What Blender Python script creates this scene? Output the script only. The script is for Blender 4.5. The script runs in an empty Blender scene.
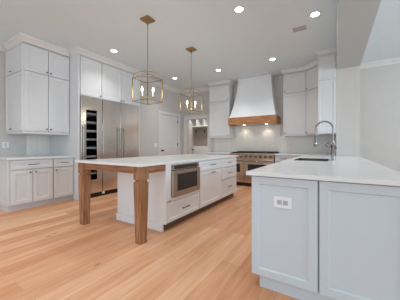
import bpy, bmesh, math, random
from mathutils import Vector, Matrix
random.seed(7)
SC = bpy.context.scene
COL = SC.collection
PI = math.pi

# ------------------------------------------------------------------ camera, world, lights, exposure
cam_data = bpy.data.cameras.new('camera')
cam = bpy.data.objects.new('camera', cam_data)
COL.objects.link(cam)
cam.location = (0, 0, 1.115)
cam.rotation_euler = (PI / 2, 0, math.radians(31.8))
cam_data.sensor_width = 36
cam_data.lens = 216.2 / 400 * 36
cam_data.shift_y = -3.85 / 400
cam_data.clip_start = 0.05
SC.camera = cam

world = bpy.data.worlds.new('world')
SC.world = world
world.use_nodes = True
wbg = world.node_tree.nodes['Background']
wbg.inputs[0].default_value = (0.62, 0.83, 1.0, 1)
wbg.inputs[1].default_value = 0.95


def area_light(name, loc, target, sx, sy, power, color):
    d = bpy.data.lights.new(name, 'AREA')
    d.shape = 'RECTANGLE'
    d.size = sx
    d.size_y = sy
    d.energy = power
    d.color = color
    o = bpy.data.objects.new(name, d)
    COL.objects.link(o)
    o.location = loc
    o.rotation_euler = (Vector(target) - Vector(loc)).to_track_quat('-Z', 'Y').to_euler()
    return o


area_light('rear_window_light', (-2.2, -3.6, 1.7), (-2.2, 3, 1.3), 5.5, 2.2, 62, (0.78, 0.90, 1.0))
area_light('side_room_window_light', (5.6, 2.0, 1.7), (0, 3.0, 1.3), 5.0, 2.2, 210, (0.70, 0.87, 1.0))

SC.view_settings.view_transform = 'Standard'
SC.view_settings.look = 'None'
SC.view_settings.exposure = 0.0
SC.view_settings.gamma = 1.0
SC.view_settings.use_curve_mapping = False


# ------------------------------------------------------------------ materials
def lin(c):
    return tuple((v / 12.92 if v <= 0.04045 else ((v + 0.055) / 1.055) ** 2.4) for v in (x / 255 for x in c)) + (1,)


def mat(name, rgb, rough=0.5, metal=0.0, var=0.03, scale=6.0, stretch=(1, 1, 1), bump=0.0, bscale=60.0, spec=None, coat=0.0):
    m = bpy.data.materials.new(name)
    m.use_nodes = True
    nt = m.node_tree
    b = nt.nodes['Principled BSDF']
    tc = nt.nodes.new('ShaderNodeTexCoord')
    mp = nt.nodes.new('ShaderNodeMapping')
    mp.inputs['Scale'].default_value = stretch
    nt.links.new(tc.outputs['Object'], mp.inputs['Vector'])
    nz = nt.nodes.new('ShaderNodeTexNoise')
    nz.inputs['Scale'].default_value = scale
    nz.inputs['Detail'].default_value = 5
    nt.links.new(mp.outputs[0], nz.inputs['Vector'])
    rp = nt.nodes.new('ShaderNodeValToRGB')
    c = lin(rgb)
    rp.color_ramp.elements[0].position = 0.3
    rp.color_ramp.elements[1].position = 0.7
    rp.color_ramp.elements[0].color = tuple(v * (1 - var) for v in c[:3]) + (1,)
    rp.color_ramp.elements[1].color = tuple(min(1, v * (1 + var)) for v in c[:3]) + (1,)
    nt.links.new(nz.outputs['Fac'], rp.inputs[0])
    nt.links.new(rp.outputs[0], b.inputs['Base Color'])
    b.inputs['Roughness'].default_value = rough
    b.inputs['Metallic'].default_value = metal
    if spec is not None:
        b.inputs['Specular IOR Level'].default_value = spec
    if coat:
        b.inputs['Coat Weight'].default_value = coat
    if bump:
        n2 = nt.nodes.new('ShaderNodeTexNoise')
        n2.inputs['Scale'].default_value = bscale
        nt.links.new(mp.outputs[0], n2.inputs['Vector'])
        bp = nt.nodes.new('ShaderNodeBump')
        bp.inputs['Strength'].default_value = bump
        bp.inputs['Distance'].default_value = 0.01
        nt.links.new(n2.outputs['Fac'], bp.inputs['Height'])
        nt.links.new(bp.outputs[0], b.inputs['Normal'])
    return m


def wood(name, dark, light, stretch, rough=0.45, scale=3.0):
    m = bpy.data.materials.new(name)
    m.use_nodes = True
    nt = m.node_tree
    b = nt.nodes['Principled BSDF']
    tc = nt.nodes.new('ShaderNodeTexCoord')
    mp = nt.nodes.new('ShaderNodeMapping')
    mp.inputs['Scale'].default_value = stretch
    nt.links.new(tc.outputs['Object'], mp.inputs['Vector'])
    nz = nt.nodes.new('ShaderNodeTexNoise')
    nz.inputs['Scale'].default_value = scale
    nz.inputs['Detail'].default_value = 8
    nz.inputs['Distortion'].default_value = 0.6
    nt.links.new(mp.outputs[0], nz.inputs['Vector'])
    rp = nt.nodes.new('ShaderNodeValToRGB')
    rp.color_ramp.elements[0].position = 0.32
    rp.color_ramp.elements[1].position = 0.68
    rp.color_ramp.elements[0].color = lin(dark)
    rp.color_ramp.elements[1].color = lin(light)
    nt.links.new(nz.outputs['Fac'], rp.inputs[0])
    nt.links.new(rp.outputs[0], b.inputs['Base Color'])
    b.inputs['Roughness'].default_value = rough
    bp = nt.nodes.new('ShaderNodeBump')
    bp.inputs['Strength'].default_value = 0.15
    bp.inputs['Distance'].default_value = 0.004
    nt.links.new(nz.outputs['Fac'], bp.inputs['Height'])
    nt.links.new(bp.outputs[0], b.inputs['Normal'])
    return m


def floor_material():
    m = bpy.data.materials.new('oak_floor')
    m.use_nodes = True
    nt = m.node_tree
    N = nt.nodes
    lk = nt.links.new
    b = N['Principled BSDF']
    tc = N.new('ShaderNodeTexCoord')
    mp = N.new('ShaderNodeMapping')
    mp.inputs['Rotation'].default_value = (0, 0, PI / 2)
    lk(tc.outputs['Object'], mp.inputs['Vector'])
    br = N.new('ShaderNodeTexBrick')
    br.offset = 0.37
    br.inputs['Color1'].default_value = lin((242, 192, 152))
    br.inputs['Color2'].default_value = lin((218, 154, 110))
    br.inputs['Mortar'].default_value = lin((190, 136, 98))
    br.inputs['Scale'].default_value = 1.0
    br.inputs['Mortar Size'].default_value = 0.0018
    br.inputs['Mortar Smooth'].default_value = 0.3
    br.inputs['Bias'].default_value = 0.0
    br.inputs['Brick Width'].default_value = 1.9
    br.inputs['Row Height'].default_value = 0.185
    lk(mp.outputs[0], br.inputs['Vector'])
    mg = N.new('ShaderNodeMapping')
    mg.inputs['Scale'].default_value = (9, 0.7, 1)
    lk(tc.outputs['Object'], mg.inputs['Vector'])
    nz = N.new('ShaderNodeTexNoise')
    nz.inputs['Scale'].default_value = 2.2
    nz.inputs['Detail'].default_value = 8
    nz.inputs['Distortion'].default_value = 0.5
    lk(mg.outputs[0], nz.inputs['Vector'])
    rp = N.new('ShaderNodeValToRGB')
    rp.color_ramp.elements[0].position = 0.3
    rp.color_ramp.elements[1].position = 0.7
    rp.color_ramp.elements[0].color = lin((227, 217, 209))
    rp.color_ramp.elements[1].color = (1, 1, 1, 1)
    lk(nz.outputs['Fac'], rp.inputs[0])
    mx = N.new('ShaderNodeMixRGB')
    mx.blend_type = 'MULTIPLY'
    mx.inputs[0].default_value = 0.9
    lk(br.outputs['Color'], mx.inputs[1])
    lk(rp.outputs[0], mx.inputs[2])
    # knots
    mk = N.new('ShaderNodeMapping')
    mk.inputs['Scale'].default_value = (3.2, 1.3, 1)
    lk(tc.outputs['Object'], mk.inputs['Vector'])
    vo = N.new('ShaderNodeTexVoronoi')
    vo.inputs['Scale'].default_value = 1.5
    lk(mk.outputs[0], vo.inputs['Vector'])
    rk = N.new('ShaderNodeValToRGB')
    rk.color_ramp.elements[0].position = 0.02
    rk.color_ramp.elements[1].position = 0.09
    rk.color_ramp.elements[0].color = lin((150, 105, 78))
    rk.color_ramp.elements[1].color = (1, 1, 1, 1)
    lk(vo.outputs['Distance'], rk.inputs[0])
    m2 = N.new('ShaderNodeMixRGB')
    m2.blend_type = 'MULTIPLY'
    m2.inputs[0].default_value = 0.85
    lk(mx.outputs[0], m2.inputs[1])
    lk(rk.outputs[0], m2.inputs[2])
    lk(m2.outputs[0], b.inputs['Base Color'])
    b.inputs['Roughness'].default_value = 0.42
    bp = N.new('ShaderNodeBump')
    bp.inputs['Strength'].default_value = 0.12
    bp.inputs['Distance'].default_value = 0.003
    lk(nz.outputs['Fac'], bp.inputs['Height'])
    lk(bp.outputs[0], b.inputs['Normal'])
    return m


def emit(name, rgb, strength):
    m = bpy.data.materials.new(name)
    m.use_nodes = True
    b = m.node_tree.nodes['Principled BSDF']
    b.inputs['Base Color'].default_value = lin(rgb)
    b.inputs['Emission Color'].default_value = lin(rgb)
    b.inputs['Emission Strength'].default_value = strength
    return m


M = dict(
    cab=mat('white_cabinet_paint', (223, 222, 221), 0.38, var=0.01),
    icab=mat('bright_white_island_paint', (240, 240, 240), 0.36, var=0.01),
    pcab=mat('pale_blue_grey_cabinet_paint', (206, 214, 218), 0.4, var=0.01),
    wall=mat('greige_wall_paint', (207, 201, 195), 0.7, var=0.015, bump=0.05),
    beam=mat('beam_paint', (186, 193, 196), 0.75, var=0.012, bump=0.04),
    ceil=mat('ceiling_paint', (221, 233, 239), 0.8, var=0.01, bump=0.04),
    trim=mat('white_trim_paint', (224, 222, 220), 0.4, var=0.01),
    quartz=mat('white_quartz', (232, 231, 229), 0.22, var=0.025, scale=3.0),
    steel=mat('brushed_steel', (234, 227, 220), 0.22, 1.0, var=0.06, scale=5, stretch=(1, 1, 0.12)),
    msteel=mat('satin_microwave_steel', (192, 181, 172), 0.26, 1.0, var=0.05),
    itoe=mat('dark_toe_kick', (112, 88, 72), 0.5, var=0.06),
    rsteel=mat('floor_tinted_range_steel', (206, 189, 174), 0.24, 1.0, var=0.08, scale=6, stretch=(0.2, 1, 1)),  # warm tint puts the floor's reflection into the steel colour
    sinksteel=mat('satin_sink_steel', (100, 97, 95), 0.45, 0.8, var=0.05),
    chrome=mat('polished_nickel', (150, 147, 145), 0.14, 1.0, var=0.02),
    pull=mat('dark_nickel_pull', (112, 103, 98), 0.3, 1.0, var=0.05),
    knob=mat('bronze_knob', (86, 76, 70), 0.35, 1.0, var=0.05),
    brass=mat('aged_brass', (176, 151, 110), 0.35, 1.0, var=0.08),
    black=mat('black_iron', (24, 23, 23), 0.5, var=0.1),
    dglass=mat('dark_glass', (20, 19, 20), 0.06, var=0.1, coat=0.5),
    bronze=mat('dark_bronze', (48, 42, 39), 0.4, 0.8, var=0.1),
    oak=wood('stained_oak_upright', (124, 80, 50), (180, 130, 90), (14, 14, 1.1)),
    oakx=wood('stained_oak_lengthwise', (124, 80, 50), (180, 130, 90), (1.1, 14, 14)),
    oaky=wood('stained_oak_depthwise', (124, 80, 50), (180, 130, 90), (14, 1.1, 14)),
    hoodwood=wood('hood_oak_beam', (148, 93, 50), (206, 143, 88), (1.2, 14, 14)),
    tile=mat('glazed_white_tile', (236, 229, 221), 0.24, var=0.03, scale=9),
    grout=mat('pale_grout', (222, 217, 211), 0.8, var=0.03),
    plate=mat('white_plastic', (238, 238, 238), 0.35, var=0.01),
    slot=mat('socket_grey', (190, 190, 190), 0.4, var=0.02),
    toe=mat('toe_board_paint', (214, 214, 213), 0.45, var=0.02),
    greige=mat('greige_locker_board', (158, 146, 136), 0.55, var=0.03),
    candle=mat('ivory_candle_sleeve', (230, 220, 196), 0.5, var=0.02),
    vent=mat('vent_grey', (196, 194, 194), 0.5, var=0.03),
    vent2=mat('socket_slot_grey', (96, 96, 96), 0.5, var=0.02),
    floor=floor_material(),
    lens=emit('lit_downlight_lens', (255, 250, 240), 14),
    bulb=emit('lit_candle_bulb', (255, 222, 172), 9),
    hoodlamp=emit('lit_hood_lamp', (255, 240, 215), 6),
)


# ------------------------------------------------------------------ helpers
class MB:
    def __init__(self):
        self.bm = bmesh.new()

    def box(self, x0, y0, z0, x1, y1, z1, bevel=0.0):
        b2 = bmesh.new()
        bmesh.ops.create_cube(b2, size=1)
        for v in b2.verts:
            v.co = Vector((x0 + (v.co.x + .5) * (x1 - x0), y0 + (v.co.y + .5) * (y1 - y0), z0 + (v.co.z + .5) * (z1 - z0)))
        if bevel:
            bmesh.ops.bevel(b2, geom=b2.edges[:], offset=bevel, segments=2, affect='EDGES', profile=0.6)
        self.merge(b2)
        return self

    def merge(self, b2, mx=None):
        if mx is not None:
            b2.transform(mx)
        me = bpy.data.meshes.new('tmp')
        b2.to_mesh(me)
        b2.free()
        self.bm.from_mesh(me)
        bpy.data.meshes.remove(me)

    def frustum(self, lo, hi, z0, z1, bevel=0.0):
        """lo / hi = (x0, y0, x1, y1) rectangles at z0 and z1."""
        b2 = bmesh.new()
        vs = []
        for (a, b, c, d), z in ((lo, z0), (hi, z1)):
            vs.append([b2.verts.new(p) for p in ((a, b, z), (c, b, z), (c, d, z), (a, d, z))])
        b2.faces.new(vs[0][::-1])
        b2.faces.new(vs[1])
        for i in range(4):
            j = (i + 1) % 4
            b2.faces.new((vs[0][i], vs[0][j], vs[1][j], vs[1][i]))
        if bevel:
            bmesh.ops.bevel(b2, geom=b2.edges[:], offset=bevel, segments=2, affect='EDGES', profile=0.6)
        self.merge(b2)
        return self

    def loft(self, rings, cap=True):
        """rings: lists of points with the same count."""
        b2 = bmesh.new()
        vr = [[b2.verts.new(p) for p in r] for r in rings]
        n = len(rings[0])
        for a, b in zip(vr[:-1], vr[1:]):
            for i in range(n):
                j = (i + 1) % n
                b2.faces.new((a[i], a[j], b[j], b[i]))
        if cap:
            b2.faces.new(vr[0][::-1])
            b2.faces.new(vr[-1])
        bmesh.ops.recalc_face_normals(b2, faces=b2.faces[:])
        self.merge(b2)
        return self

    def tube(self, pts, r, seg=10):
        pts = [Vector(p) for p in pts]
        rings = []
        ref = None
        for i, p in enumerate(pts):
            t = (pts[min(i + 1, len(pts) - 1)] - pts[max(i - 1, 0)]).normalized()
            if ref is None:
                ref = Vector((0, 0, 1)) if abs(t.z) < 0.9 else Vector((1, 0, 0))
            u = t.cross(ref).normalized()
            v = t.cross(u).normalized()
            ref = u.cross(t).normalized() if abs(u.cross(t).length) > 1e-6 else ref
            rr = r[i] if isinstance(r, (list, tuple)) else r
            rings.append([p + u * math.cos(2 * PI * k / seg) * rr + v * math.sin(2 * PI * k / seg) * rr for k in range(seg)])
        return self.loft(rings)

    def lathe(self, prof, center=(0, 0, 0), axis=(0, 0, 1), seg=16):
        """prof: (radius, height along axis)."""
        q = Vector((0, 0, 1)).rotation_difference(Vector(axis)).to_matrix()
        c = Vector(center)
        rings = [[c + q @ Vector((r * math.cos(2 * PI * k / seg), r * math.sin(2 * PI * k / seg), h)) for k in range(seg)] for r, h in prof]
        return self.loft(rings)

    def cells(self, xs, ys, inside, z0, z1):
        """flat slab made of grid cells (for L shapes and cut-outs)."""
        b2 = bmesh.new()
        V = {}

        def v(i, j, z):
            k = (i, j, z)
            if k not in V:
                V[k] = b2.verts.new((xs[i], ys[j], z))
            return V[k]
        nx, ny = len(xs) - 1, len(ys) - 1
        on = lambda i, j: 0 <= i < nx and 0 <= j < ny and inside((xs[i] + xs[i + 1]) / 2, (ys[j] + ys[j + 1]) / 2)
        for i in range(nx):
            for j in range(ny):
                if not on(i, j):
                    continue
                b2.faces.new((v(i, j, z1), v(i + 1, j, z1), v(i + 1, j + 1, z1), v(i, j + 1, z1)))
                b2.faces.new((v(i, j, z0), v(i, j + 1, z0), v(i + 1, j + 1, z0), v(i + 1, j, z0)))
                if not on(i, j - 1):
                    b2.faces.new((v(i, j, z0), v(i + 1, j, z0), v(i + 1, j, z1), v(i, j, z1)))
                if not on(i, j + 1):
                    b2.faces.new((v(i + 1, j + 1, z0), v(i, j + 1, z0), v(i, j + 1, z1), v(i + 1, j + 1, z1)))
                if not on(i - 1, j):
                    b2.faces.new((v(i, j + 1, z0), v(i, j, z0), v(i, j, z1), v(i, j + 1, z1)))
                if not on(i + 1, j):
                    b2.faces.new((v(i + 1, j, z0), v(i + 1, j + 1, z0), v(i + 1, j + 1, z1), v(i + 1, j, z1)))
        self.merge(b2)
        return self

    def shaker(self, x0, z0, x1, z1, yf=0.0, t=0.02, rail=0.062, rec=0.009, slope=0.008):
        """recessed-panel door or drawer front, face towards -y at y = yf."""
        b2 = bmesh.new()

        def ring(i, y):
            return [b2.verts.new(p) for p in ((x0 + i, y, z0 + i), (x1 - i, y, z0 + i), (x1 - i, y, z1 - i), (x0 + i, y, z1 - i))]
        R = [ring(0, yf + t), ring(0, yf + 0.0015), ring(0.0015, yf), ring(rail, yf), ring(rail + slope, yf + rec)]
        for a, b in zip(R[:-1], R[1:]):
            for i in range(4):
                j = (i + 1) % 4
                b2.faces.new((a[i], a[j], b[j], b[i]))
        b2.faces.new(R[0][::-1])
        b2.faces.new(R[-1])
        bmesh.ops.recalc_face_normals(b2, faces=b2.faces[:])
        self.merge(b2)
        return self

    def build(self, name, material, parent=None, smooth=False, mx=None):
        if mx is not None:
            self.bm.transform(mx)
        me = bpy.data.meshes.new(name)
        self.bm.to_mesh(me)
        self.bm.free()
        me.materials.append(material)
        if smooth:
            for p in me.polygons:
                p.use_smooth = True
            try:
                me.set_sharp_from_angle(angle=math.radians(40))
            except Exception:
                pass
        o = bpy.data.objects.new(name, me)
        COL.objects.link(o)
        if parent is not None:
            o.parent = parent
        return o


def tag(o, label=None, cat=None, group=None, kind=None):
    if label:
        o['label'] = label
    if cat:
        o['category'] = cat
    if group:
        o['group'] = group
    if kind:
        o['kind'] = kind
    return o


def thing(name, label, cat, loc=(0, 0, 0), rz=0.0, group=None, kind=None):
    o = bpy.data.objects.new(name, None)
    o.empty_display_size = 0.1
    COL.objects.link(o)
    o.location = loc
    o.rotation_euler = (0, 0, rz)
    return tag(o, label, cat, group, kind)


def copy_thing(root, loc, label=None):
    def cp(o, parent):
        c = o.copy()
        COL.objects.link(c)
        if parent is not None:
            c.parent = parent
        for ch in list(o.children):
            cp(ch, c)
        return c
    c = cp(root, None)
    c.location = loc
    if label:
        c['label'] = label
    return c


def struct(name, mb, material, label=None, cat=None):
    o = mb.build(name, material)
    return tag(o, label, cat, None, 'structure')


def sweep(path, prof, closed=False):
    """mitred sweep of prof [(out, z)] along a 2D path; 'out' is to the right of the walking direction."""
    P = [Vector(p) for p in path]
    rings = []
    for i, p in enumerate(P):
        d0 = (P[i] - P[i - 1]).normalized() if i > 0 else None
        d1 = (P[i + 1] - P[i]).normalized() if i < len(P) - 1 else None
        if d0 is None:
            d0 = d1
        if d1 is None:
            d1 = d0
        n0 = Vector((d0.y, -d0.x))
        n1 = Vector((d1.y, -d1.x))
        m = (n0 + n1)
        m = m / m.length_squared * 2 if m.length > 1e-6 else n0
        rings.append([(p.x + m.x * o, p.y + m.y * o, z) for o, z in prof])
    mb = MB()
    mb.loft(rings)
    return mb


def knob_on(parent, x, z, yf):
    k = MB().lathe([(0.0065, 0), (0.006, 0.012), (0.0135, 0.018), (0.0145, 0.024), (0.011, 0.029), (0.003, 0.031)], (x, yf, z), (0, -1, 0), 12)
    return tag(k.build('knob', M['knob'], parent, True), 'bronze round knob')


def pull_on(parent, x, z, yf, w=0.14):
    mb = MB()
    mb.tube([(x - w / 2, yf - 0.03, z), (x + w / 2, yf - 0.03, z)], 0.006, 8)
    for s in (-1, 1):
        mb.tube([(x + s * w * 0.38, yf, z), (x + s * w * 0.38, yf - 0.03, z)], 0.005, 8)
    return tag(mb.build('handle', M['pull'], parent, True), 'dark nickel bar handle')


def front(parent, kind, x0, z0, x1, z1, yf=0.0, knob=None, pull=None, rail=0.062, t=0.034, m='cab'):
    """door / drawer front in the local frame of a cabinet."""
    d = MB().shaker(x0, z0, x1, z1, yf, t, rail if kind == 'door' else min(rail, 0.045)).build(kind, M[m], parent)
    if knob:
        knob_on(d, knob[0], knob[1], yf)
    if pull:
        pull_on(d, pull[0], pull[1], yf, pull[2] if len(pull) > 2 else 0.14)
    return d


CH = 3.12        # ceiling height
CT = 0.914       # worktop height
WL = -5.62       # left wall
WB = 6.40        # back wall
BX0, BX1 = 0.038, 0.436   # header beam and wall stub
SY = 5.28        # near face of the wall stub
DW = -4.75       # wall with the pantry door

# ------------------------------------------------------------------ setting
struct('floor', MB().box(-7, -4.2, -0.1, 6.2, 9.2, 0), M['floor'])
struct('ceiling', MB().box(-7, -4.2, CH, 6.2, 9.2, CH + 0.1), M['ceil'])
struct('wall_left', MB().box(WL - 0.15, -4.2, 0, WL, 4.115, CH), M['wall'])
# wall with the pantry door (door opening left out)
D0, D1, DH = 5.225, 6.165, 2.16
mb = MB()
mb.box(DW - 0.15, 4.118, 0, DW, D0, CH)
mb.box(DW - 0.15, D1, 0, DW, WB + 0.14, CH)
mb.box(DW - 0.15, D0, DH, DW, D1, CH)
struct('wall_left_beyond_refrigerator', mb, M['wall'])
# back wall with the doorway
O0, O1, OH = -4.54, -3.66, 2.07
mb = MB()
mb.box(DW, WB, 0, O0, WB + 0.14, CH)
mb.box(O1, WB, 0, BX0, WB + 0.14, CH)
mb.box(O0, WB, OH, O1, WB + 0.14, CH)
struct('wall_back', mb, M['wall'])
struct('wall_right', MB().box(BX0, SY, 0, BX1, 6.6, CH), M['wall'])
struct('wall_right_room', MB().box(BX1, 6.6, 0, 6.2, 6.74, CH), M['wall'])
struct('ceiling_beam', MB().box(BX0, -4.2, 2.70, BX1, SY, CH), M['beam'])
# mudroom shell
mb = MB()
mb.box(-6.0, WB + 0.14, 0, -5.9, 8.1, CH)
mb.box(-6.0, 8.1, 0, -2.2, 8.2, CH)
mb.box(-2.3, WB + 0.14, 0, -2.2, 8.1, CH)
struct('wall_mudroom', mb, M['wall'])

CROWN = [(0.0, CH - 0.115), (0.012, CH - 0.115), (0.018, CH - 0.095), (0.05, CH - 0.05), (0.078, CH - 0.03), (0.085, CH - 0.012), (0.085, CH), (0.0, CH)]
ti = [0]


def crown(path):
    ti[0] += 1
    return struct('trim_%d' % ti[0], sweep(path, CROWN), M['trim'])


UF, UY0, UY1 = -4.78, 1.648, 2.45    # left uppers: face, ends
FP = -4.46                           # tall panel front
crown([(WL, UY0), (WL, -4.0)][::-1])
crown([(WL + 0.09, UY0), (UF, UY0), (UF, UY1 - 0.002)])
crown([(UF + 0.09, UY1), (FP, UY1), (FP, 4.115), (DW + 0.09, 4.115)])
crown([(DW, 4.12), (DW, WB - 0.001), (-3.42, WB - 0.001)])
crown([(BX1 + 0.001, 6.599), (6.0, 6.599)])

# pantry door with casing
d1 = thing('door_1', 'white two-panel pantry door with bronze hardware', 'door', (DW, D0, 0), PI / 2, kind='structure')
W = D1 - D0
leaf = MB()
leaf.box(0.004, 0.033, 0.012, W - 0.004, 0.055, DH - 0.004)
leaf.shaker(0.004, 0.012, W - 0.004, 0.98, 0.012, 0.02, 0.13, 0.012, 0.02)
leaf.shaker(0.004, 0.981, W - 0.004, DH - 0.004, 0.012, 0.02, 0.13, 0.012, 0.02)
lf = leaf.build('door_leaf', M['trim'], d1)
for z in (0.35, 1.18, 1.98):
    MB().tube([(W - 0.012, 0.008, z - 0.05), (W - 0.012, 0.008, z + 0.05)], 0.012, 8).build('hinge', M['bronze'], d1)
MB().lathe([(0.03, 0), (0.03, 0.008), (0.01, 0.012), (0.01, 0.04), (0.026, 0.05), (0.03, 0.062), (0.022, 0.075), (0.004, 0.079)], (0.10, 0.012, 0.97), (0, -1, 0), 16).build('door_knob', M['bronze'], d1, True)
ca = MB()
ca.box(-0.095, -0.022, 0, -0.002, -0.001, DH + 0.001, 0.002)
ca.box(W + 0.002, -0.022, 0, W + 0.095, -0.001, DH + 0.001, 0.002)
ca.box(-0.095, -0.022, DH + 0.002, W + 0.095, -0.001, DH + 0.095, 0.003)
ca.build('casing', M['trim'], d1)
# doorway with open leaf
d2 = thing('door_2', 'white door standing open into the mudroom', 'door', (O0, WB, 0), 0, kind='structure')
W2 = O1 - O0
ca = MB()
ca.box(-0.1, -0.022, 0, 0, -0.001, OH - 0.001, 0.002)
ca.box(W2, -0.022, 0, W2 + 0.1, -0.001, OH - 0.001, 0.002)
ca.box(-0.1, -0.022, OH, W2 + 0.1, -0.001, OH + 0.1, 0.003)
ca.box(-0.12, -0.03, OH + 0.101, W2 + 0.12, -0.001, OH + 0.125, 0.003)
ca.build('casing', M['trim'], d2)
lf = MB()
lf.shaker(0, 0.012, 0.80, 0.98, 0.0, 0.02, 0.12, 0.012, 0.02)
lf.shaker(0, 0.981, 0.80, OH - 0.01, 0.0, 0.02, 0.12, 0.012, 0.02)
lf.box(0, 0.021, 0.012, 0.80, 0.040, OH - 0.01)
ang = PI / 2 + math.radians(25)
o = lf.build('door_leaf', M['trim'], d2)
o.location = (-0.01, 0.16, 0)
o.rotation_euler = (0, 0, ang)
k = MB().lathe([(0.03, 0), (0.03, 0.008), (0.01, 0.012), (0.01, 0.04), (0.026, 0.05), (0.03, 0.062), (0.022, 0.075), (0.004, 0.079)], (0.74, 0.0, 0.97), (0, -1, 0), 16).build('door_knob', M['bronze'], o, True)

area_light('mudroom_fill_light', (-4.4, 7.1, 3.05), (-4.4, 7.1, 0), 0.4, 0.4, 30, (1.0, 0.96, 0.92))  # unseen lamp added to brighten the mudroom behind the doorway

# mudroom locker
lk = thing('mudroom_locker', 'mudroom locker with white cubbies over a greige hook board', 'locker', (-5.35, 8.09, 0), 0)
mb = MB()
mb.box(0, -0.012, 0.3, 1.5, 0, 1.9)
mb.build('back_board', M['greige'], lk)
mb = MB()
mb.box(0, -0.36, 1.94, 1.5, -0.013, 1.975, 0.003)
mb.box(0, -0.36, 2.34, 1.5, -0.013, 2.375, 0.003)
for i in range(5):
    x = i * 1.47 / 4
    mb.box(x, -0.36, 1.975, x + 0.03, -0.013, 2.34)
mb.build('cubby', M['trim'], lk)
mb = MB()
mb.box(0, -0.03, 1.0, 1.5, -0.013, 1.12, 0.003)
mb.box(0, -0.05, 0.3, 1.5, -0.013, 1.0)
mb.build('rail', M['trim'], lk)
for x in (0.16, 0.58, 1.0, 1.36):
    mb = MB()
    mb.box(x - 0.02, -0.024, 1.70, x + 0.02, -0.0125, 1.80)
    mb.tube([(x, -0.02, 1.77), (x, -0.08, 1.78), (x, -0.09, 1.81)], 0.009, 8)
    mb.tube([(x, -0.02, 1.73), (x, -0.06, 1.71), (x, -0.075, 1.74)], 0.009, 8)
    mb.build('hook', M['bronze'], lk)


# ------------------------------------------------------------------ left base cabinets and worktop
BF = -4.61
TOE = 0.1


def base_case(t, w, depth, toe_rec=0.075, left_flush=False, h=CT - 0.031, y0=0.0, cm='cab', tm='toe'):
    mb = MB()
    mb.box(0, 0.035 + y0, TOE, w, depth, h)
    mb.build('case', M[cm], t)
    MB().box(0, toe_rec + y0, 0, w, depth, TOE - 0.001).build('toe_board', M[tm], t)


depth = BF - WL - 0.004
t = thing('base_cabinet', 'white base cabinet with wide drawer over two doors at left room edge', 'cabinet', (BF, 1.392, 0), PI / 2)
base_case(t, 0.665, depth)
front(t, 'drawer', 0.022, 0.715, 0.655, 0.862, pull=(0.34, 0.79, 0.17))
front(t, 'door', 0.022, 0.112, 0.3275, 0.695, knob=(0.29, 0.65))
front(t, 'door', 0.3365, 0.112, 0.655, 0.695, knob=(0.375, 0.65))
ep = MB().shaker(0.0, TOE + 0.005, 0.60, 0.875, 0, 0.018, 0.06).build('end_panel', M['cab'], t)
ep.rotation_euler = (0, 0, -PI / 2)
ep.location = (-0.019, 0.622, 0)
t = thing('base_cabinet', 'white base cabinet with one drawer over one door beside the tall refrigerator panel', 'cabinet', (BF, 2.059, 0), PI / 2)
base_case(t, 0.388, depth)
front(t, 'drawer', 0.008, 0.715, 0.38, 0.862, pull=(0.195, 0.79, 0.14))
front(t, 'door', 0.008, 0.112, 0.38, 0.695, knob=(0.045, 0.65))
o = MB().box(WL + 0.002, 1.352, CT - 0.03, BF + 0.025, 2.449, CT, 0.003).build('countertop', M['quartz'])
tag(o, 'white quartz worktop on the left wall base cabinets', 'countertop')


# herringbone tile
def herringbone(w, h, mk, L=0.15, Wd=0.05, gap=0.004, th=0.008):
    bm = bmesh.new()
    R = Matrix.Rotation(PI / 4, 2)
    n = int((w + h) / Wd) + 8
    for k in range(-n, n):
        for j in range(-n, n):
            for vert in (0, 1):
                bx, by = k * Wd + j * L, k * Wd - j * L
                if vert:
                    x0, y0, x1, y1 = bx + L, by + Wd - L, bx + L + Wd, by + Wd
                else:
                    x0, y0, x1, y1 = bx, by, bx + L, by + Wd
                c = R @ Vector(((x0 + x1) / 2, (y0 + y1) / 2))
                if not (-0.2 < c.x < w + 0.2 and -0.2 < c.y < h + 0.2):
                    continue
                g = gap / 2
                cs = [R @ Vector(p) for p in ((x0 + g, y0 + g), (x1 - g, y0 + g), (x1 - g, y1 - g), (x0 + g, y1 - g))]
                ci = [c + (p - c) * 0.93 for p in cs]
                tx, ty = random.uniform(-.012, .012), random.uniform(-.012, .012)
                lo = [bm.verts.new((p.x, 0, p.y)) for p in cs]
                hi = [bm.verts.new((p.x, -th + (p.x - c.x) * tx + (p.y - c.y) * ty, p.y)) for p in ci]
                bm.faces.new(hi)
                for i in range(4):
                    q = (i + 1) % 4
                    bm.faces.new((lo[i], lo[q], hi[q], hi[i]))
    for co, no in (((0, 0, 0), (-1, 0, 0)), ((w, 0, 0), (1, 0, 0)), ((0, 0, 0), (0, 0, -1)), ((0, 0, h), (0, 0, 1))):
        bmesh.ops.bisect_plane(bm, geom=bm.verts[:] + bm.edges[:] + bm.faces[:], plane_co=co, plane_no=no, clear_outer=True)
    bmesh.ops.recalc_face_normals(bm, faces=bm.faces[:])
    return bm


def splash(label, loc, rz, pieces, kind=None):
    """pieces: (x, z, w, h) rectangles of tile."""
    t = thing('backsplash', label, 'backsplash', loc, rz)
    tl, gr = MB(), MB()
    for x, z, w, h in pieces:
        tl.merge(herringbone(w, h, None), Matrix.Translation((x, -0.003, z)))
        gr.box(x, -0.005, z, x + w, 0, z + h)
    gr.build('grout', M['grout'], t)
    tl.build('tile', M['tile'], t)
    return t


splash('white herringbone tile under the left double-stacked wall cabinet', (WL + 0.001, 1.98, 0), PI / 2, [(0, CT + 0.001, 0.466, 0.436)])

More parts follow.
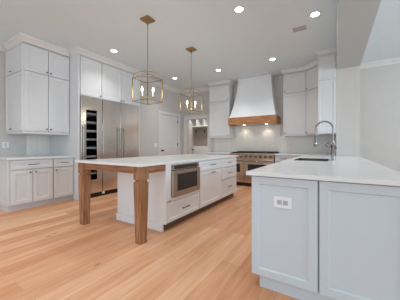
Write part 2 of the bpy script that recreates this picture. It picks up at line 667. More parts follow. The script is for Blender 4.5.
# ------------------------------------------------------------------ left upper cabinet
t = thing('wall_cabinet', 'white double-stacked wall cabinet above the left base cabinets', 'cabinet', (UF, UY0, 0), PI / 2)
ud = UF - WL - 0.003
w = UY1 - UY0 - 0.002
mb = MB()
mb.box(0.001, 0.035, 1.385, w, ud, CH - 0.002)
mb.build('case', M['cab'], t)
MB().box(-0.004, 0.0, 1.352, w, ud, 1.384, 0.003).build('light_rail', M['cab'], t)
h2 = w / 2
front(t, 'door', 0.012, 1.40, h2 - 0.0045, 2.495, knob=(h2 - 0.035, 1.445))
front(t, 'door', h2 + 0.0045, 1.40, w - 0.006, 2.495, knob=(h2 + 0.035, 1.445))
front(t, 'door', 0.012, 2.506, h2 - 0.0045, 2.985, knob=(h2 - 0.035, 2.55))
front(t, 'door', h2 + 0.0045, 2.506, w - 0.006, 2.985, knob=(h2 + 0.035, 2.55))
for z0, z1 in ((1.40, 2.495), (2.506, 2.985)):
    d = front(t, 'door', 0.02, z0, ud - 0.03, z1, knob=(0.32, z0 + 0.045))
    d.rotation_euler = (0, 0, -PI / 2)
    d.location = (-0.0205, ud, 0)

# ------------------------------------------------------------------ refrigeration wall
for (y, lab) in ((UY1 + 0.001, 'white tall panel left of the wine refrigerator'), (4.062, 'white tall panel right of the double refrigerator')):
    o = MB().box(WL + 0.004 if y < 3 else WL + 0.004, y, 0, FP, y + 0.036 if y < 3 else y + 0.05, CH - 0.002, 0.002).build('tall_panel', M['cab'])
    tag(o, lab, 'panel')
FX = -4.43
fdep = 0.62
t = thing('refrigerator_cabinet', 'white single-door cabinet above the wine refrigerator', 'cabinet', (FX - 0.02, 2.49, 0), PI / 2)
MB().box(0.0, 0.035, 2.18, 0.488, 0.9, CH - 0.002).build('case', M['cab'], t)
front(t, 'door', 0.006, 2.188, 0.482, 2.985, knob=(0.445, 2.225))
t = thing('refrigerator_cabinet', 'white two-door cabinet above the double refrigerator', 'cabinet', (FX - 0.02, 2.98, 0), PI / 2)
MB().box(0.0, 0.035, 2.18, 1.08, 0.9, CH - 0.002).build('case', M['cab'], t)
front(t, 'door', 0.006, 2.188, 0.5345, 2.985, knob=(0.50, 2.225))
front(t, 'door', 0.5435, 2.188, 1.075, 2.985, knob=(0.58, 2.225))


def bar(parent, x, z0, z1, yf):
    mb = MB()
    mb.tube([(x, yf - 0.055, z0), (x, yf - 0.055, z1)], 0.012, 10)
    for z in (z0 + 0.06, z1 - 0.06):
        mb.tube([(x, yf, z), (x, yf - 0.055, z)], 0.009, 8)
    return mb.build('handle', M['pull'], parent, True)


t = thing('wine_refrigerator', 'stainless wine refrigerator column with dark glass door and shelves', 'refrigerator', (FX, 2.491, 0), PI / 2)
mb = MB()
mb.box(0.004, 0.06, 0.1, 0.02, 0.65, 2.165)
mb.box(0.463, 0.06, 0.1, 0.482, 0.65, 2.165)
mb.box(0.02, 0.06, 0.1, 0.463, 0.65, 0.13)
mb.box(0.02, 0.06, 2.14, 0.463, 0.65, 2.165)
mb.box(0.02, 0.62, 0.13, 0.463, 0.65, 2.14)
mb.build('case', M['black'], t)
d = MB()
gx0, gx1, gz0, gz1 = 0.112, 0.362, 0.39, 1.89
d.box(0.004, 0, 0.1, gx0, 0.05, 2.165, 0.002)
d.box(gx1, 0, 0.1, 0.482, 0.05, 2.165, 0.002)
d.box(gx0, 0, 0.1, gx1, 0.05, gz0)
d.box(gx0, 0, gz1, gx1, 0.05, 2.165)
do = d.build('door', M['steel'], t)
glass = bpy.data.materials.new('tinted_glass')
glass.use_nodes = True
gn = glass.node_tree
gb = gn.nodes['Principled BSDF']
gb.inputs['Roughness'].default_value = 0.03
gb.inputs['Transmission Weight'].default_value = 1.0
gb.inputs['IOR'].default_value = 1.1
gnz = gn.nodes.new('ShaderNodeTexNoise')
grp = gn.nodes.new('ShaderNodeValToRGB')
grp.color_ramp.elements[0].color = (0.6, 0.62, 0.64, 1)
grp.color_ramp.elements[1].color = (0.66, 0.68, 0.70, 1)
gn.links.new(gnz.outputs['Fac'], grp.inputs[0])
gn.links.new(grp.outputs[0], gb.inputs['Base Color'])
MB().box(gx0, 0.02, gz0, gx1, 0.03, gz1).build('glass', glass, do)
bar(do, 0.055, 0.75, 1.56, 0)
for i in range(8):
    z = 0.5 + i * 0.185
    mb = MB()
    mb.box(0.024, 0.065, z, 0.46, 0.10, z + 0.042, 0.003)
    mb.box(0.024, 0.10, z + 0.005, 0.46, 0.60, z + 0.012)
    mb.build('shelf', M['trim'], t)
MB().box(0.004, 0.03, 0.0, 0.482, 0.6, 0.095).build('kick_grille', M['black'], t)

t = thing('refrigerator', 'stainless double-column refrigerator with paired centre handles', 'refrigerator', (FX, 2.985, 0), PI / 2)
MB().box(0.004, 0.06, 0.1, 1.07, 0.65, 2.165).build('case', M['black'], t)
for x0, x1, hx in ((0.004, 0.472, 0.42), (0.478, 1.07, 0.53)):
    do = MB().box(x0, 0, 0.1, x1, 0.055, 2.165, 0.003).build('door', M['steel'], t)
    bar(do, hx, 0.75, 1.56, 0)
MB().box(0.004, 0.03, 0.0, 1.07, 0.6, 0.095).build('kick_grille', M['black'], t)
MB().box(0.0, -0.004, 0.045, 0.05, 0.029, 0.098, 0.003).build('white_block', M['plate'], t)  # small white block at the foot of the refrigerator

# ------------------------------------------------------------------ island
IX1, IX0, IY0, IY1 = -1.81, -3.115, 1.672, 4.545
CF = -1.84      # cabinet faces
IB = -2.80      # island base back
IC = 2.134      # end panel
o = MB().box(IX0, IY0, CT - 0.03, IX1, IY1, CT, 0.003).build('countertop', M['quartz'])
tag(o, 'white quartz island top on two oak legs', 'countertop')
idp = CF - IB

t = thing('island_cabinet', 'white island cabinet around the microwave with one deep drawer below', 'cabinet', (CF, IC, 0), PI / 2)
mb = MB()       # carcass open around the microwave
mb.box(0.02, 0.035, TOE, 0.83, idp, 0.40)
mb.box(0.02, 0.60, 0.40, 0.83, idp, CT - 0.031)
mb.box(0.02, 0.0, 0.40, 0.106, 0.60, CT - 0.031)
mb.box(0.784, 0.0, 0.40, 0.83, 0.60, CT - 0.031)
mb.box(0.106, 0.0, 0.865, 0.784, 0.60, CT - 0.031)
mb.box(0.106, 0.0, 0.378, 0.784, 0.02, 0.425)
mb.build('case', M['icab'], t)
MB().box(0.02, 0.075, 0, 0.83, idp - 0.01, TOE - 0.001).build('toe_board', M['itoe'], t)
front(t, 'drawer', 0.03, 0.108, 0.815, 0.372, pull=(0.42, 0.24, 0.17), m='icab')
MB().box(0.0, 0.0, TOE, 0.019, idp, CT - 0.031, 0.002).build('end_panel', M['icab'], t)
MB().box(-0.013, 0.055, 0.0, 0.019, idp + 0.012, TOE - 0.0015, 0.003).build('base_board', M['icab'], t)

t = thing('microwave', 'stainless drawer microwave built into the island side', 'microwave', (CF, IC + 0.112, 0), PI / 2)
MB().box(0.004, 0.02, 0.43, 0.666, 0.55, 0.86).build('body', M['msteel'], t)
cpn = MB().box(0.0, -0.012, 0.795, 0.669, 0.019, 0.862, 0.003).build('control_panel', M['msteel'], t)
MB().box(0.05, -0.0145, 0.803, 0.62, -0.0121, 0.85).build('display', M['dglass'], cpn)
d = MB()
d.box(0.0, -0.035, 0.428, 0.67, 0.019, 0.505, 0.003)
d.box(0.0, -0.035, 0.735, 0.67, 0.019, 0.785, 0.003)
d.box(0.0, -0.035, 0.505, 0.085, 0.019, 0.735)
d.box(0.585, -0.035, 0.505, 0.67, 0.019, 0.735)
do = d.build('door', M['msteel'], t)
MB().box(0.085, -0.026, 0.505, 0.585, 0.0, 0.735).build('window', M['dglass'], do)

t = thing('island_cabinet', 'white island cabinet with a shallow drawer over a tall pull-out front', 'cabinet', (CF, IC + 0.831, 0), PI / 2)
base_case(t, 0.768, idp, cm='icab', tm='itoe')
front(t, 'drawer', 0.006, 0.708, 0.762, 0.865, pull=(0.425, 0.79, 0.15), m='icab')
front(t, 'door', 0.006, 0.108, 0.762, 0.69, pull=(0.425, 0.655, 0.15), m='icab')
t = thing('island_cabinet', 'white island cabinet with three drawers at the range end', 'cabinet', (CF, IC + 1.60, 0), PI / 2)
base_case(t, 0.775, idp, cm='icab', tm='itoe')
front(t, 'drawer', 0.006, 0.70, 0.77, 0.865, pull=(0.385, 0.785, 0.15), m='icab')
front(t, 'drawer', 0.006, 0.462, 0.77, 0.684, pull=(0.385, 0.575, 0.15), m='icab')
front(t, 'drawer', 0.006, 0.108, 0.77, 0.446, pull=(0.385, 0.29, 0.15), m='icab')

t = thing('island_leg_frame', 'stained oak legs and aprons carrying the overhanging island end', 'table frame', (IX1, IY0, 0), 0)
LW = 0.125


def leg_mb(x0):
    mb = MB()
    a, b = x0, x0 + LW
    y0, y1 = 0.03, 0.03 + LW
    c = (a + b) / 2
    zt = CT - 0.032
    mb.frustum((a, y0, b, y1), (a, y0, b, y1), zt - 0.150, zt, 0.004)
    i = 0.015
    mb.box(a + i, y0 + i, zt - 0.18, b - i, y1 - i, zt - 0.150)
    j = 0.001
    lo = 0.016
    mb.frustum((a + lo, y0 + lo, b - lo, y1 - lo), (a + j, y0 + j, b - j, y1 - j), 0, zt - 0.18, 0.004)
    return mb


x_r = -0.022 - LW
x_l = (IX0 - IX1) + 0.012
leg_mb(x_r).build('leg', M['oak'], t)
leg_mb(x_l).build('leg', M['oak'], t)
za = CT - 0.032
MB().box(x_l + LW, 0.045, za - 0.085, x_r, 0.07, za, 0.002).build('apron', M['oakx'], t)
MB().box(x_r + LW - 0.04, 0.03 + LW, za - 0.085, x_r + LW - 0.015, IC - IY0 - 0.001, za, 0.002).build('apron', M['oaky'], t)
MB().box(x_l + 0.015, 0.03 + LW, za - 0.085, x_l + 0.04, IY1 - IY0 - 0.05, za, 0.002).build('apron', M['oaky'], t)

# ------------------------------------------------------------------ peninsula, right-hand run, back-right worktop
PF, PL = 1.685, -0.566
SX0, SX1, SY0, SY1 = -0.50, -0.075, 3.33, 4.06
HO = 0.0135
xs = [-1.315, -0.596, SX0 - HO, SX1 + HO, BX0 - 0.002, BX1 - 0.006]
ys = [1.655, SY0 - HO, SY1 + HO, SY - 0.002, 5.755, WB - 0.002]


def inside(x, y):
    if SX0 < x < SX1 and SY0 < y < SY1:
        return False
    if x < -0.596:
        return y > 5.755
    if x > BX0 - 0.002:
        return y < SY - 0.002
    return True


o = MB().cells(xs, ys, inside, CT - 0.03, CT).build('countertop', M['quartz'])
bv = o.modifiers.new('edge', 'BEVEL')
bv.width = 0.003
bv.segments = 2
bv.limit_method = 'ANGLE'
tag(o, 'white quartz L-shaped worktop with the sink and faucet', 'countertop')

t = thing('peninsula_cabinet', 'pale blue-grey peninsula end cabinet with two tall framed panels and an outlet', 'cabinet', (PL, PF, 0), 0)
pw = BX1 - 0.035 - PL
mb = MB()
mb.box(0, 0.035, TOE, pw, 1.45, CT - 0.031)
mb.build('case', M['pcab'], t)
front(t, 'door', 0.006, 0.104, 0.470, 0.876, rail=0.055, m='pcab')
front(t, 'door', 0.481, 0.104, pw - 0.004, 0.876, rail=0.055, m='pcab')
MB().box(0.062, 0.03, 0, pw, 1.44, TOE - 0.001, 0.002).build('toe_board', M['pcab'], t)
t = thing('sink_cabinet', 'white base cabinet under the peninsula sink', 'cabinet', (PL, PF + 1.452, 0), 0)
mb = MB()
mb.box(0, 0, TOE, 0.02, 1.05, CT - 0.031)
mb.box(pw - 0.02, 0, TOE, pw, 1.05, CT - 0.031)
mb.box(0.02, 0, TOE, pw - 0.02, 0.02, CT - 0.031)
mb.box(0.02, 1.03, TOE, pw - 0.02, 1.05, CT - 0.031)
mb.box(0.02, 0.02, TOE, pw - 0.02, 1.03, TOE + 0.02)
mb.build('case', M['cab'], t)
MB().box(0.062, 0, 0, pw, 1.05, TOE - 0.001).build('toe_board', M['toe'], t)
t = thing('base_cabinet', 'white base cabinet behind the sink at the right wall end', 'cabinet', (PL, PF + 2.503, 0), 0)
mb = MB()
mb.box(0, 0, TOE, pw, SY - PF - 2.506, CT - 0.031)
mb.build('case', M['cab'], t)
MB().box(0.062, 0, 0, pw, SY - PF - 2.506, TOE - 0.001).build('toe_board', M['toe'], t)

t = thing('sink', 'stainless undermount sink set in the peninsula worktop', 'sink', ((SX0 + SX1) / 2, (SY0 + SY1) / 2, 0), 0)
hw, hd = (SX1 - SX0) / 2, (SY1 - SY0) / 2
mb = MB()
zb = 0.68
zt = CT - 0.002
mb.box(-hw - 0.012, -hd - 0.012, zb - 0.012, hw + 0.012, hd + 0.012, zb)
mb.box(-hw - 0.012, -hd - 0.012, zb, -hw, hd + 0.012, zt)
mb.box(hw, -hd - 0.012, zb, hw + 0.012, hd + 0.012, zt)
mb.box(-hw, -hd - 0.012, zb, hw, -hd, zt)
mb.box(-hw, hd, zb, hw, hd + 0.012, zt)
mb.build('basin', M['sinksteel'], t)
MB().lathe([(0.045, 0), (0.045, 0.004), (0.03, 0.002), (0.005, 0.002)], (0, 0, zb), (0, 0, 1), 16).build('drain', M['chrome'], t, True)

fx, fy = -0.012, 3.56
t = thing('faucet', 'tall nickel spring-neck kitchen faucet over the sink', 'faucet', (fx, fy, CT + 0.0005), 0)
MB().lathe([(0.03, 0), (0.03, 0.01), (0.022, 0.016), (0.022, 0.05)], (0, 0, 0), (0, 0, 1), 18).build('base', M['chrome'], t, True)
MB().lathe([(0.025, 0.05), (0.025, 0.20), (0.029, 0.205), (0.029, 0.235), (0.017, 0.245), (0.016, 0.27)], (0, 0, 0), (0, 0, 1), 18).build('body', M['chrome'], t, True)
R = 0.108
arc = [(0, 0, 0.27), (0, 0, 0.33), (0, 0, 0.42)] + [(-R + R * math.cos(a), 0, 0.445 + R * math.sin(a)) for a in [PI * k / 18 for k in range(19)]] + [(-2 * R, 0, 0.38), (-2 * R, 0, 0.33)]
MB().tube(arc, 0.009, 10).build('neck', M['chrome'], t, True)
# spring coil around the neck
cv = []
P = [Vector(p) for p in arc]
turns, seg = 46, 8
cum = [0]
for a, b in zip(P[:-1], P[1:]):
    cum.append(cum[-1] + (b - a).length)
for i in range(turns * seg + 1):
    s = cum[-1] * i / (turns * seg)
    k = max(j for j in range(len(cum) - 1) if cum[j] <= s + 1e-9)
    f = (s - cum[k]) / (cum[k + 1] - cum[k])
    p = P[k].lerp(P[k + 1], min(1, f))
    tg = (P[k + 1] - P[k]).normalized()
    u = Vector((0, 1, 0))
    v = tg.cross(u)
    a = 2 * PI * i / seg
    cv.append(p + u * 0.0125 * math.cos(a) + v * 0.0125 * math.sin(a))
MB().tube(cv, 0.0026, 5).build('spring', M['chrome'], t, True)
MB().lathe([(0.013, 0.02), (0.018, 0.01), (0.019, -0.05), (0.026, -0.065), (0.027, -0.13), (0.022, -0.14)][::-1], (-2 * R, 0, 0.335), (0, 0, 1), 16).build('spray_head', M['chrome'], t, True)
mb = MB()
mb.tube([(0, 0, 0.175), (0.045, 0, 0.175)], 0.013, 10)
mb.build('valve', M['pull'], t, True)
mb = MB()
mb.tube([(-0.01, 0, 0.20), (-0.05, -0.01, 0.185), (-0.085, -0.012, 0.20), (-0.095, -0.012, 0.225), (-0.08, -0.012, 0.24), (-0.04, -0.008, 0.235), (-0.01, 0, 0.225)], 0.006, 8)
mb.build('holder_arm', M['chrome'], t, True)

t = thing('electrical_outlet', 'white horizontal double outlet on the peninsula end panel', 'outlet', (-0.326, PF + 0.009, 0.695), 0)


def outlet_parts(t, w, h, n, horizontal):
    MB().box(-w / 2, -0.007, -h / 2, w / 2, -0.0005, h / 2, 0.0025).build('cover_plate', M['plate'], t)
    for i in range(n):
        off = (i - (n - 1) / 2) * 0.042
        x, z = (off, 0) if horizontal else (0, off)
        so = MB().box(x - 0.017, -0.0095, z - 0.017, x + 0.017, -0.007, z + 0.017, 0.002).build('socket', M['slot'], t)
        mb = MB()
        for s in (-1, 1):
            if horizontal:
                mb.box(x - 0.006, -0.0102, z + s * 0.007 - 0.0015, x + 0.005, -0.0096, z + s * 0.007 + 0.0015)
            else:
                mb.box(x + s * 0.007 - 0.0015, -0.0102, z - 0.006, x + s * 0.007 + 0.0015, -0.0096, z + 0.005)
        mb.build('slot', M['vent2'], so)


outlet_parts(t, 0.128, 0.082, 2, True)
t = thing('electrical_outlet', 'white upright outlet on the left wall above the worktop', 'outlet', (WL + 0.0005, 1.635, 1.137), PI / 2)
outlet_parts(t, 0.10, 0.115, 2, False)
t = thing('light_switch', 'white double switch plate on the wall left of the pantry door', 'switch', (DW + 0.0005, 5.02, 1.15), PI / 2)
MB().box(-0.06, -0.006, -0.06, 0.06, -0.0005, 0.06, 0.0025).build('cover_plate', M['plate'], t)
for s in (-1, 1):
    MB().box(s * 0.025 - 0.015, -0.010, -0.032, s * 0.025 + 0.015, -0.006, 0.032, 0.002).build('rocker', M['plate'], t)

# back-right base cabinet between range and peninsula
BKF = 5.785
t = thing('base_cabinet', 'white base cabinet right of the range with drawer under the worktop', 'cabinet', (-1.31, BKF, 0), 0)
base_case(t, 0.715, WB - BKF - 0.003)
front(t, 'drawer', 0.006, 0.715, 0.705, 0.865, pull=(0.22, 0.80, 0.14))
front(t, 'door', 0.006, 0.108, 0.353, 0.70, knob=(0.31, 0.65))
front(t, 'door', 0.358, 0.108, 0.705, 0.70, knob=(0.40, 0.65))
t = thing('base_cabinet', 'white corner base cabinet where peninsula meets the back wall', 'cabinet', (-0.59, SY, 0), 0)
mb = MB()
mb.box(0, 0.01, TOE, BX0 - 0.002 + 0.59, WB - SY - 0.003, CT - 0.031)
mb.build('case', M['cab'], t)

# back-left base cabinet and worktop
t = thing('base_cabinet', 'white base cabinet left of the range mostly behind the island', 'cabinet', (-3.41, BKF, 0), 0)
base_case(t, 0.845, WB - BKF - 0.003)
front(t, 'drawer', 0.006, 0.715, 0.835, 0.865, pull=(0.42, 0.80, 0.14))
front(t, 'door', 0.006, 0.108, 0.418, 0.70, knob=(0.375, 0.65))
front(t, 'door', 0.424, 0.108, 0.835, 0.70, knob=(0.465, 0.65))
o = MB().box(-3.44, 5.755, CT - 0.03, -2.563, WB - 0.002, CT, 0.003).build('countertop', M['quartz'])
tag(o, 'short white quartz worktop left of the range', 'countertop')

# back wall tile
splash('white herringbone tile wall behind the range under the hood', (0, WB - 0.001, 0), 0,
       [(-3.40, CT + 0.001, 3.40 - 2.66, 0.46), (-2.65, CT + 0.001, 1.35, 0.815), (-1.29, CT + 0.001, 1.29 + BX0 - 0.004, 0.49)])

# ------------------------------------------------------------------ range
RX0, RX1, RF = -2.555, -1.325, 5.75
RW = RX1 - RX0
t = thing('range', 'stainless professional range with two ovens under the hood', 'range', (RX0, RF, 0), 0)
mb = MB()
mb.box(0.004, 0.045, 0.10, RW - 0.004, WB - RF - 0.02, 0.90)
mb.build('body', M['rsteel'], t)
MB().box(0.02, 0.08, 0.0, RW - 0.02, 0.55, 0.099).build('kick_plate', M['black'], t)
cp = MB()
cp.loft([[(x, 0.018, 0.775), (x, 0.044, 0.775), (x, 0.044, 0.90), (x, 0.0, 0.90)] for x in (0.0, RW)])
cpo = cp.build('control_panel', M['rsteel'], t)
for i in range(9):
    x = 0.08 + i * (RW - 0.16) / 8
    MB().lathe([(0.034, 0), (0.036, 0.008), (0.029, 0.012), (0.027, 0.045), (0.022, 0.05), (0.003, 0.05)], (x, 0.011, 0.835), (0, -0.99, -0.142), 14).build('knob', M['pull'], cpo, True)
MB().box(-0.002, -0.012, 0.90, RW + 0.002, WB - RF - 0.03, 0.918, 0.004).build('cooktop', M['rsteel'], t)
for i in range(4):
    gx = 0.03 + i * (RW - 0.06) / 4
    gw = (RW - 0.06) / 4 - 0.012
    mb = MB()
    for k in range(4):
        xx = gx + k * (gw - 0.014) / 3
        mb.box(xx, 0.06, 0.930, xx + 0.014, 0.56, 0.948)
    for k in range(3):
        yy = 0.06 + k * 0.243
        mb.box(gx, yy, 0.919, gx + gw, yy + 0.014, 0.944)
    mb.build('grate', M['black'], t)
MB().box(0.0, WB - RF - 0.075, 0.919, RW, WB - RF - 0.03, 0.962, 0.003).build('back_guard', M['black'], t)
for x0, x1 in ((0.004, 0.421), (0.429, RW - 0.004)):
    d = MB()
    a, b, zl, zh = x0 + 0.11, x1 - 0.11, 0.39, 0.62
    d.box(x0, 0.0, 0.135, a, 0.044, 0.76, 0.002)
    d.box(b, 0.0, 0.135, x1, 0.044, 0.76, 0.002)
    d.box(a, 0.0, 0.135, b, 0.044, zl)
    d.box(a, 0.0, zh, b, 0.044, 0.76)
    do = d.build('oven_door', M['rsteel'], t)
    MB().box(a, 0.008, zl, b, 0.03, zh).build('window', M['dglass'], do)
    mb = MB()
    mb.tube([(x0 + 0.03, -0.06, 0.705), (x1 - 0.03, -0.06, 0.705)], 0.013, 10)
    for x in (x0 + 0.05, x1 - 0.05):
        mb.tube([(x, 0, 0.705), (x, -0.06, 0.705)], 0.010, 8)
    mb.build('handle', M['chrome'], do, True)

# ------------------------------------------------------------------ hood
t = thing('range_hood', 'tapered white range hood with an oak beam band', 'range hood', (-1.97, WB - 0.002, 0), 0)
rings = []
for i in range(13):
    s = i / 12
    e = 1 - (1 - s) ** 1.7
    hw_ = 0.655 + (0.485 - 0.655) * e
    yf = -0.52 + (-0.26 + 0.52) * e
    z = 1.945 + (CH - 0.002 - 1.945) * s
    rings.append([(-hw_, yf, z), (hw_, yf, z), (hw_, 0, z), (-hw_, 0, z)])
MB().loft(rings).build('canopy', M['icab'], t, True)
mb = MB()
bx = 0.683
mb.box(-bx, -0.55, 1.735, bx, -0.47, 1.944, 0.012)
mb.box(-bx, -0.47, 1.735, -bx + 0.06, 0, 1.944, 0.006)
mb.box(bx - 0.06, -0.47, 1.735, bx, 0, 1.944, 0.006)
tag(mb.build('wood_band', M['hoodwood'], t), 'warm oak band around the hood base')
MB().box(-bx + 0.06, -0.47, 1.75, bx - 0.06, 0, 1.80).build('insert', M['steel'], t)
for x in (-0.33, 0.33):
    MB().lathe([(0.035, 0), (0.035, -0.006), (0.002, -0.006)][::-1], (x, -0.16, 1.7495), (0, 0, 1), 14).build('lamp', M['hoodlamp'], t)
    d = bpy.data.lights.new('hood_lamp_light', 'SPOT')
    d.energy = 5
    d.color = (1, 0.93, 0.82)
    d.spot_size = 2.15
    d.spot_blend = 0.8
    d.shadow_soft_size = 0.03
    o = bpy.data.objects.new('hood_lamp_light', d)
    COL.objects.link(o)
    o.parent = t
    o.location = (x, -0.16, 1.735)

# ------------------------------------------------------------------ back wall cabinets
UD = 0.345
t = thing('wall_cabinet', 'white double-stacked wall cabinet left of the hood beside the doorway', 'cabinet', (-3.41, WB - UD, 0), 0)
w = 0.70
MB().box(0, 0.035, 1.41, w, UD - 0.002, CH - 0.002).build('case', M['cab'], t)
MB().box(-0.006, -0.006, 1.375, w + 0.03, UD - 0.002, 1.409, 0.004).build('light_rail', M['cab'], t)
front(t, 'door', 0.006, 1.418, w - 0.006, 2.495, knob=(w - 0.045, 1.455))
front(t, 'door', 0.006, 2.506, w - 0.006, 3.0, knob=(w - 0.045, 2.55))

t = thing('wall_cabinet', 'white double-stacked wall cabinet directly right of the hood', 'cabinet', (-1.155, WB - UD, 0), 0)
w = 0.55
MB().box(0, 0.035, 1.41, w, UD - 0.002, CH - 0.002).build('case', M['cab'], t)
MB().box(-0.004, 0.0, 1.38, w, UD - 0.002, 1.409, 0.004).build('light_rail', M['cab'], t)
front(t, 'door', 0.006, 1.418, w - 0.004, 2.495, knob=(0.045, 1.455))
front(t, 'door', 0.006, 2.506, w - 0.004, 3.0, knob=(0.045, 2.55))

# diagonal corner cabinet
cx0, cy0 = -0.602, WB - UD
cl = 0.315
t = thing('corner_wall_cabinet', 'white diagonal corner wall cabinet with stacked doors', 'cabinet', (cx0, cy0, 0), -PI / 4)
c45 = Matrix.Rotation(PI / 4, 4, 'Z')
L2 = cl * math.sqrt(2)
poly = [(0.001, 0.031), (cl - 0.002, -cl + 0.033), (BX0 - cx0 - 0.002, -cl + 0.033), (BX0 - cx0 - 0.002, UD - 0.003), (0.001, UD - 0.003)]


def corner_prism(z0, z1):
    mb = MB()
    mb.loft([[(x, y, z) for x, y in poly] for z in (z0, z1)])
    mb.bm.transform(c45)
    return mb


corner_prism(1.41, CH - 0.002).build('case', M['cab'], t)
corner_prism(1.38, 1.409).build('light_rail', M['cab'], t)
front(t, 'door', 0.012, 1.418, L2 - 0.012, 2.495, yf=-0.012, t=0.032, knob=(0.05, 1.455))
front(t, 'door', 0.012, 2.506, L2 - 0.012, 3.0, yf=-0.012, t=0.032, knob=(0.05, 2.55))

# right wall cabinet with panelled end
t = thing('wall_cabinet', 'white wall cabinet on the right wall showing its framed end', 'cabinet', (-0.288, 5.225, 0), 0)
mb = MB()
mb.box(0.0, 0.018, 1.41, BX0 - 0.002 + 0.288, cy0 - cl - 5.225 - 0.003, CH - 0.002)
mb.build('case', M['cab'], t)
MB().box(0.0, 0.0, 1.38, BX0 - 0.002 + 0.288, cy0 - cl - 5.225 - 0.003, 1.409, 0.003).build('light_rail', M['cab'], t)
w = BX0 - 0.006 + 0.288
MB().shaker(0.002, 1.415, w, 2.495, 0, 0.017, 0.04).build('end_panel', M['cab'], t)
MB().shaker(0.002, 2.506, w, 3.0, 0, 0.017, 0.04).build('end_panel', M['cab'], t)
CR2 = [(0.0, CH - 0.085), (0.008, CH - 0.085), (0.014, CH - 0.07), (0.04, CH - 0.03), (0.05, CH - 0.012), (0.05, CH), (0.0, CH)]
ti[0] += 1
struct('trim_%d' % ti[0], sweep([(-3.411, WB - 0.003), (-3.411, cy0), (-2.709, cy0), (-2.709, WB - 0.003)], CR2), M['trim'])
ti[0] += 1
struct('trim_%d' % ti[0], sweep([(-1.156, WB - 0.003), (-1.156, cy0), (cx0, cy0), (-0.289, cy0 - cl), (-0.289, 5.224), (BX0 - 0.003, 5.224)], CR2), M['trim'])


# ------------------------------------------------------------------ ceiling fittings
def downlight(loc, label):
    t = thing('recessed_light', label, 'ceiling light', loc, 0, group='recessed ceiling lights')
    MB().lathe([(0.055, -0.001), (0.056, -0.007), (0.085, -0.005), (0.088, -0.001)], (0, 0, 0), (0, 0, 1), 24).build('trim_ring', M['trim'], t, True)
    MB().lathe([(0.001, -0.0095), (0.056, -0.0095), (0.056, -0.0075)], (0, 0, 0), (0, 0, 1), 24).build('lens', M['lens'], t)
    return t


SPOTS = [((-1.181, 2.987, CH), 'lit recessed light in the ceiling nearest the top centre'),
         ((-0.246, 3.707, CH), 'lit recessed light beside the ceiling vent near the header beam'),
         ((-3.93, 2.906, CH), 'lit recessed light in front of the refrigerator cabinets'),
         ((-3.977, 5.018, CH), 'lit recessed light outside the pantry door behind the far lantern'),
         ((-2.586, 5.095, CH), 'lit recessed light left of the hood near the back cabinets'),
         ((-1.203, 5.106, CH), 'lit recessed light before the right side of the hood')]
first = None
for loc, lab in SPOTS:
    if first is None:
        first = downlight(loc, lab)
    else:
        copy_thing(first, loc, lab)
for loc, lab in SPOTS + [((x, y, CH), '') for x in (-3.96, -2.58, -1.19) for y in (0.75, -1.4)] + [((-2.58, 2.0, CH), '')][:0]:
    d = bpy.data.lights.new('recessed_light_beam', 'SPOT')
    d.energy = 52
    d.color = (0.96, 0.98, 1.0)
    d.spot_size = 2.15
    d.spot_blend = 1.0
    d.shadow_soft_size = 0.06
    o = bpy.data.objects.new('recessed_light_beam', d)
    COL.objects.link(o)
    o.location = (loc[0], loc[1], CH - 0.02)

t = thing('ceiling_vent', 'small grey slotted vent in the ceiling', 'vent', (-0.50, 4.03, CH), 0)
MB().box(-0.105, -0.075, -0.008, 0.105, 0.075, -0.001, 0.002).build('frame', M['vent'], t)
mb = MB()
for i in range(6):
    y = -0.06 + i * 0.021
    mb.box(-0.09, y, -0.012, 0.09, y + 0.010, -0.0085)
mb.build('slats', M['vent'], t)


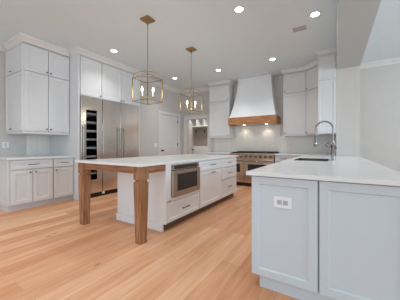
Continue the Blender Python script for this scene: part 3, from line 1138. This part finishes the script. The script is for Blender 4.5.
# ------------------------------------------------------------------ lantern pendants
def lantern(loc, label):
    t = thing('lantern_pendant', label, 'pendant light', loc, 0, group='brass lanterns over the island')
    z = lambda v: v - CH
    MB().box(-0.083, -0.083, -0.024, 0.083, 0.083, -0.001, 0.004).build('canopy', M['brass'], t)
    mb = MB()
    mb.tube([(0, 0, -0.02), (0, 0, -0.10)], 0.011, 10)
    mb.tube([(0, 0, -0.10), (0, 0, z(2.30))], 0.006, 8)
    mb.build('rod', M['brass'], t, True)
    s = 0.162
    b = 0.0048
    z0, z1, za = z(1.815), z(2.175), z(2.30)
    mb = MB()
    for zz in (z0, z1):
        for sg in (-1, 1):
            mb.box(-s - b, sg * s - b, zz - b, s + b, sg * s + b, zz + b)
            mb.box(sg * s - b, -s - b, zz - b, sg * s + b, s + b, zz + b)
    for a in (-1, 1):
        for c in (-1, 1):
            mb.box(a * s - b, c * s - b, z0, a * s + b, c * s + b, z1)
    for c in (-1, 1):
        pts = []
        for k in range(17):
            u = -1 + 2 * k / 16
            pts.append((u * s, c * u * s, z1 + (za - z1) * math.sqrt(max(0, 1 - u * u)) ** 1.0))
        mb.tube(pts, 0.006, 6)
    mb.build('cage', M['brass'], t)
    mb = MB()
    mb.tube([(0, 0, za), (0, 0, z0 + 0.02)], 0.005, 8)
    zc = z0 + 0.055
    mb.lathe([(0.003, -0.03), (0.02, -0.02), (0.026, 0), (0.02, 0.015), (0.006, 0.025)], (0, 0, zc), (0, 0, 1), 14)
    for k in range(2):
        a = PI / 4 + PI * k
        x, y = 0.085 * math.cos(a), 0.085 * math.sin(a)
        mb.tube([(0, 0, zc), (x * 0.6, y * 0.6, zc - 0.012), (x, y, zc), (x, y, zc + 0.02)], 0.006, 8)
        mb.lathe([(0.006, 0.012), (0.022, 0.02), (0.022, 0.024), (0.006, 0.026)], (x, y, zc), (0, 0, 1), 12)
    mb.build('candle_arms', M['brass'], t, True)
    for k in range(2):
        a = PI / 4 + PI * k
        x, y = 0.085 * math.cos(a), 0.085 * math.sin(a)
        ca = MB().lathe([(0.011, 0.026), (0.011, 0.10), (0.004, 0.102)], (x, y, zc), (0, 0, 1), 12).build('candle', M['candle'], t, True)
        MB().lathe([(0.006, 0.1025), (0.014, 0.118), (0.0165, 0.135), (0.011, 0.16), (0.004, 0.178), (0.001, 0.182)], (x, y, zc), (0, 0, 1), 12).build('bulb', M['bulb'], ca, True)
    return t


p1 = lantern((-2.50, 2.465, CH), 'open brass lantern pendant over the near end of the island')
copy_thing(p1, (-2.505, 3.694, CH), 'open brass lantern pendant over the far end of the island')
for y in (2.465, 3.694):
    d = bpy.data.lights.new('lantern_glow', 'POINT')
    d.energy = 3
    d.color = (1, 0.82, 0.6)
    d.shadow_soft_size = 0.08
    o = bpy.data.objects.new('lantern_glow', d)
    COL.objects.link(o)
    o.location = (-2.5, y, 1.98)
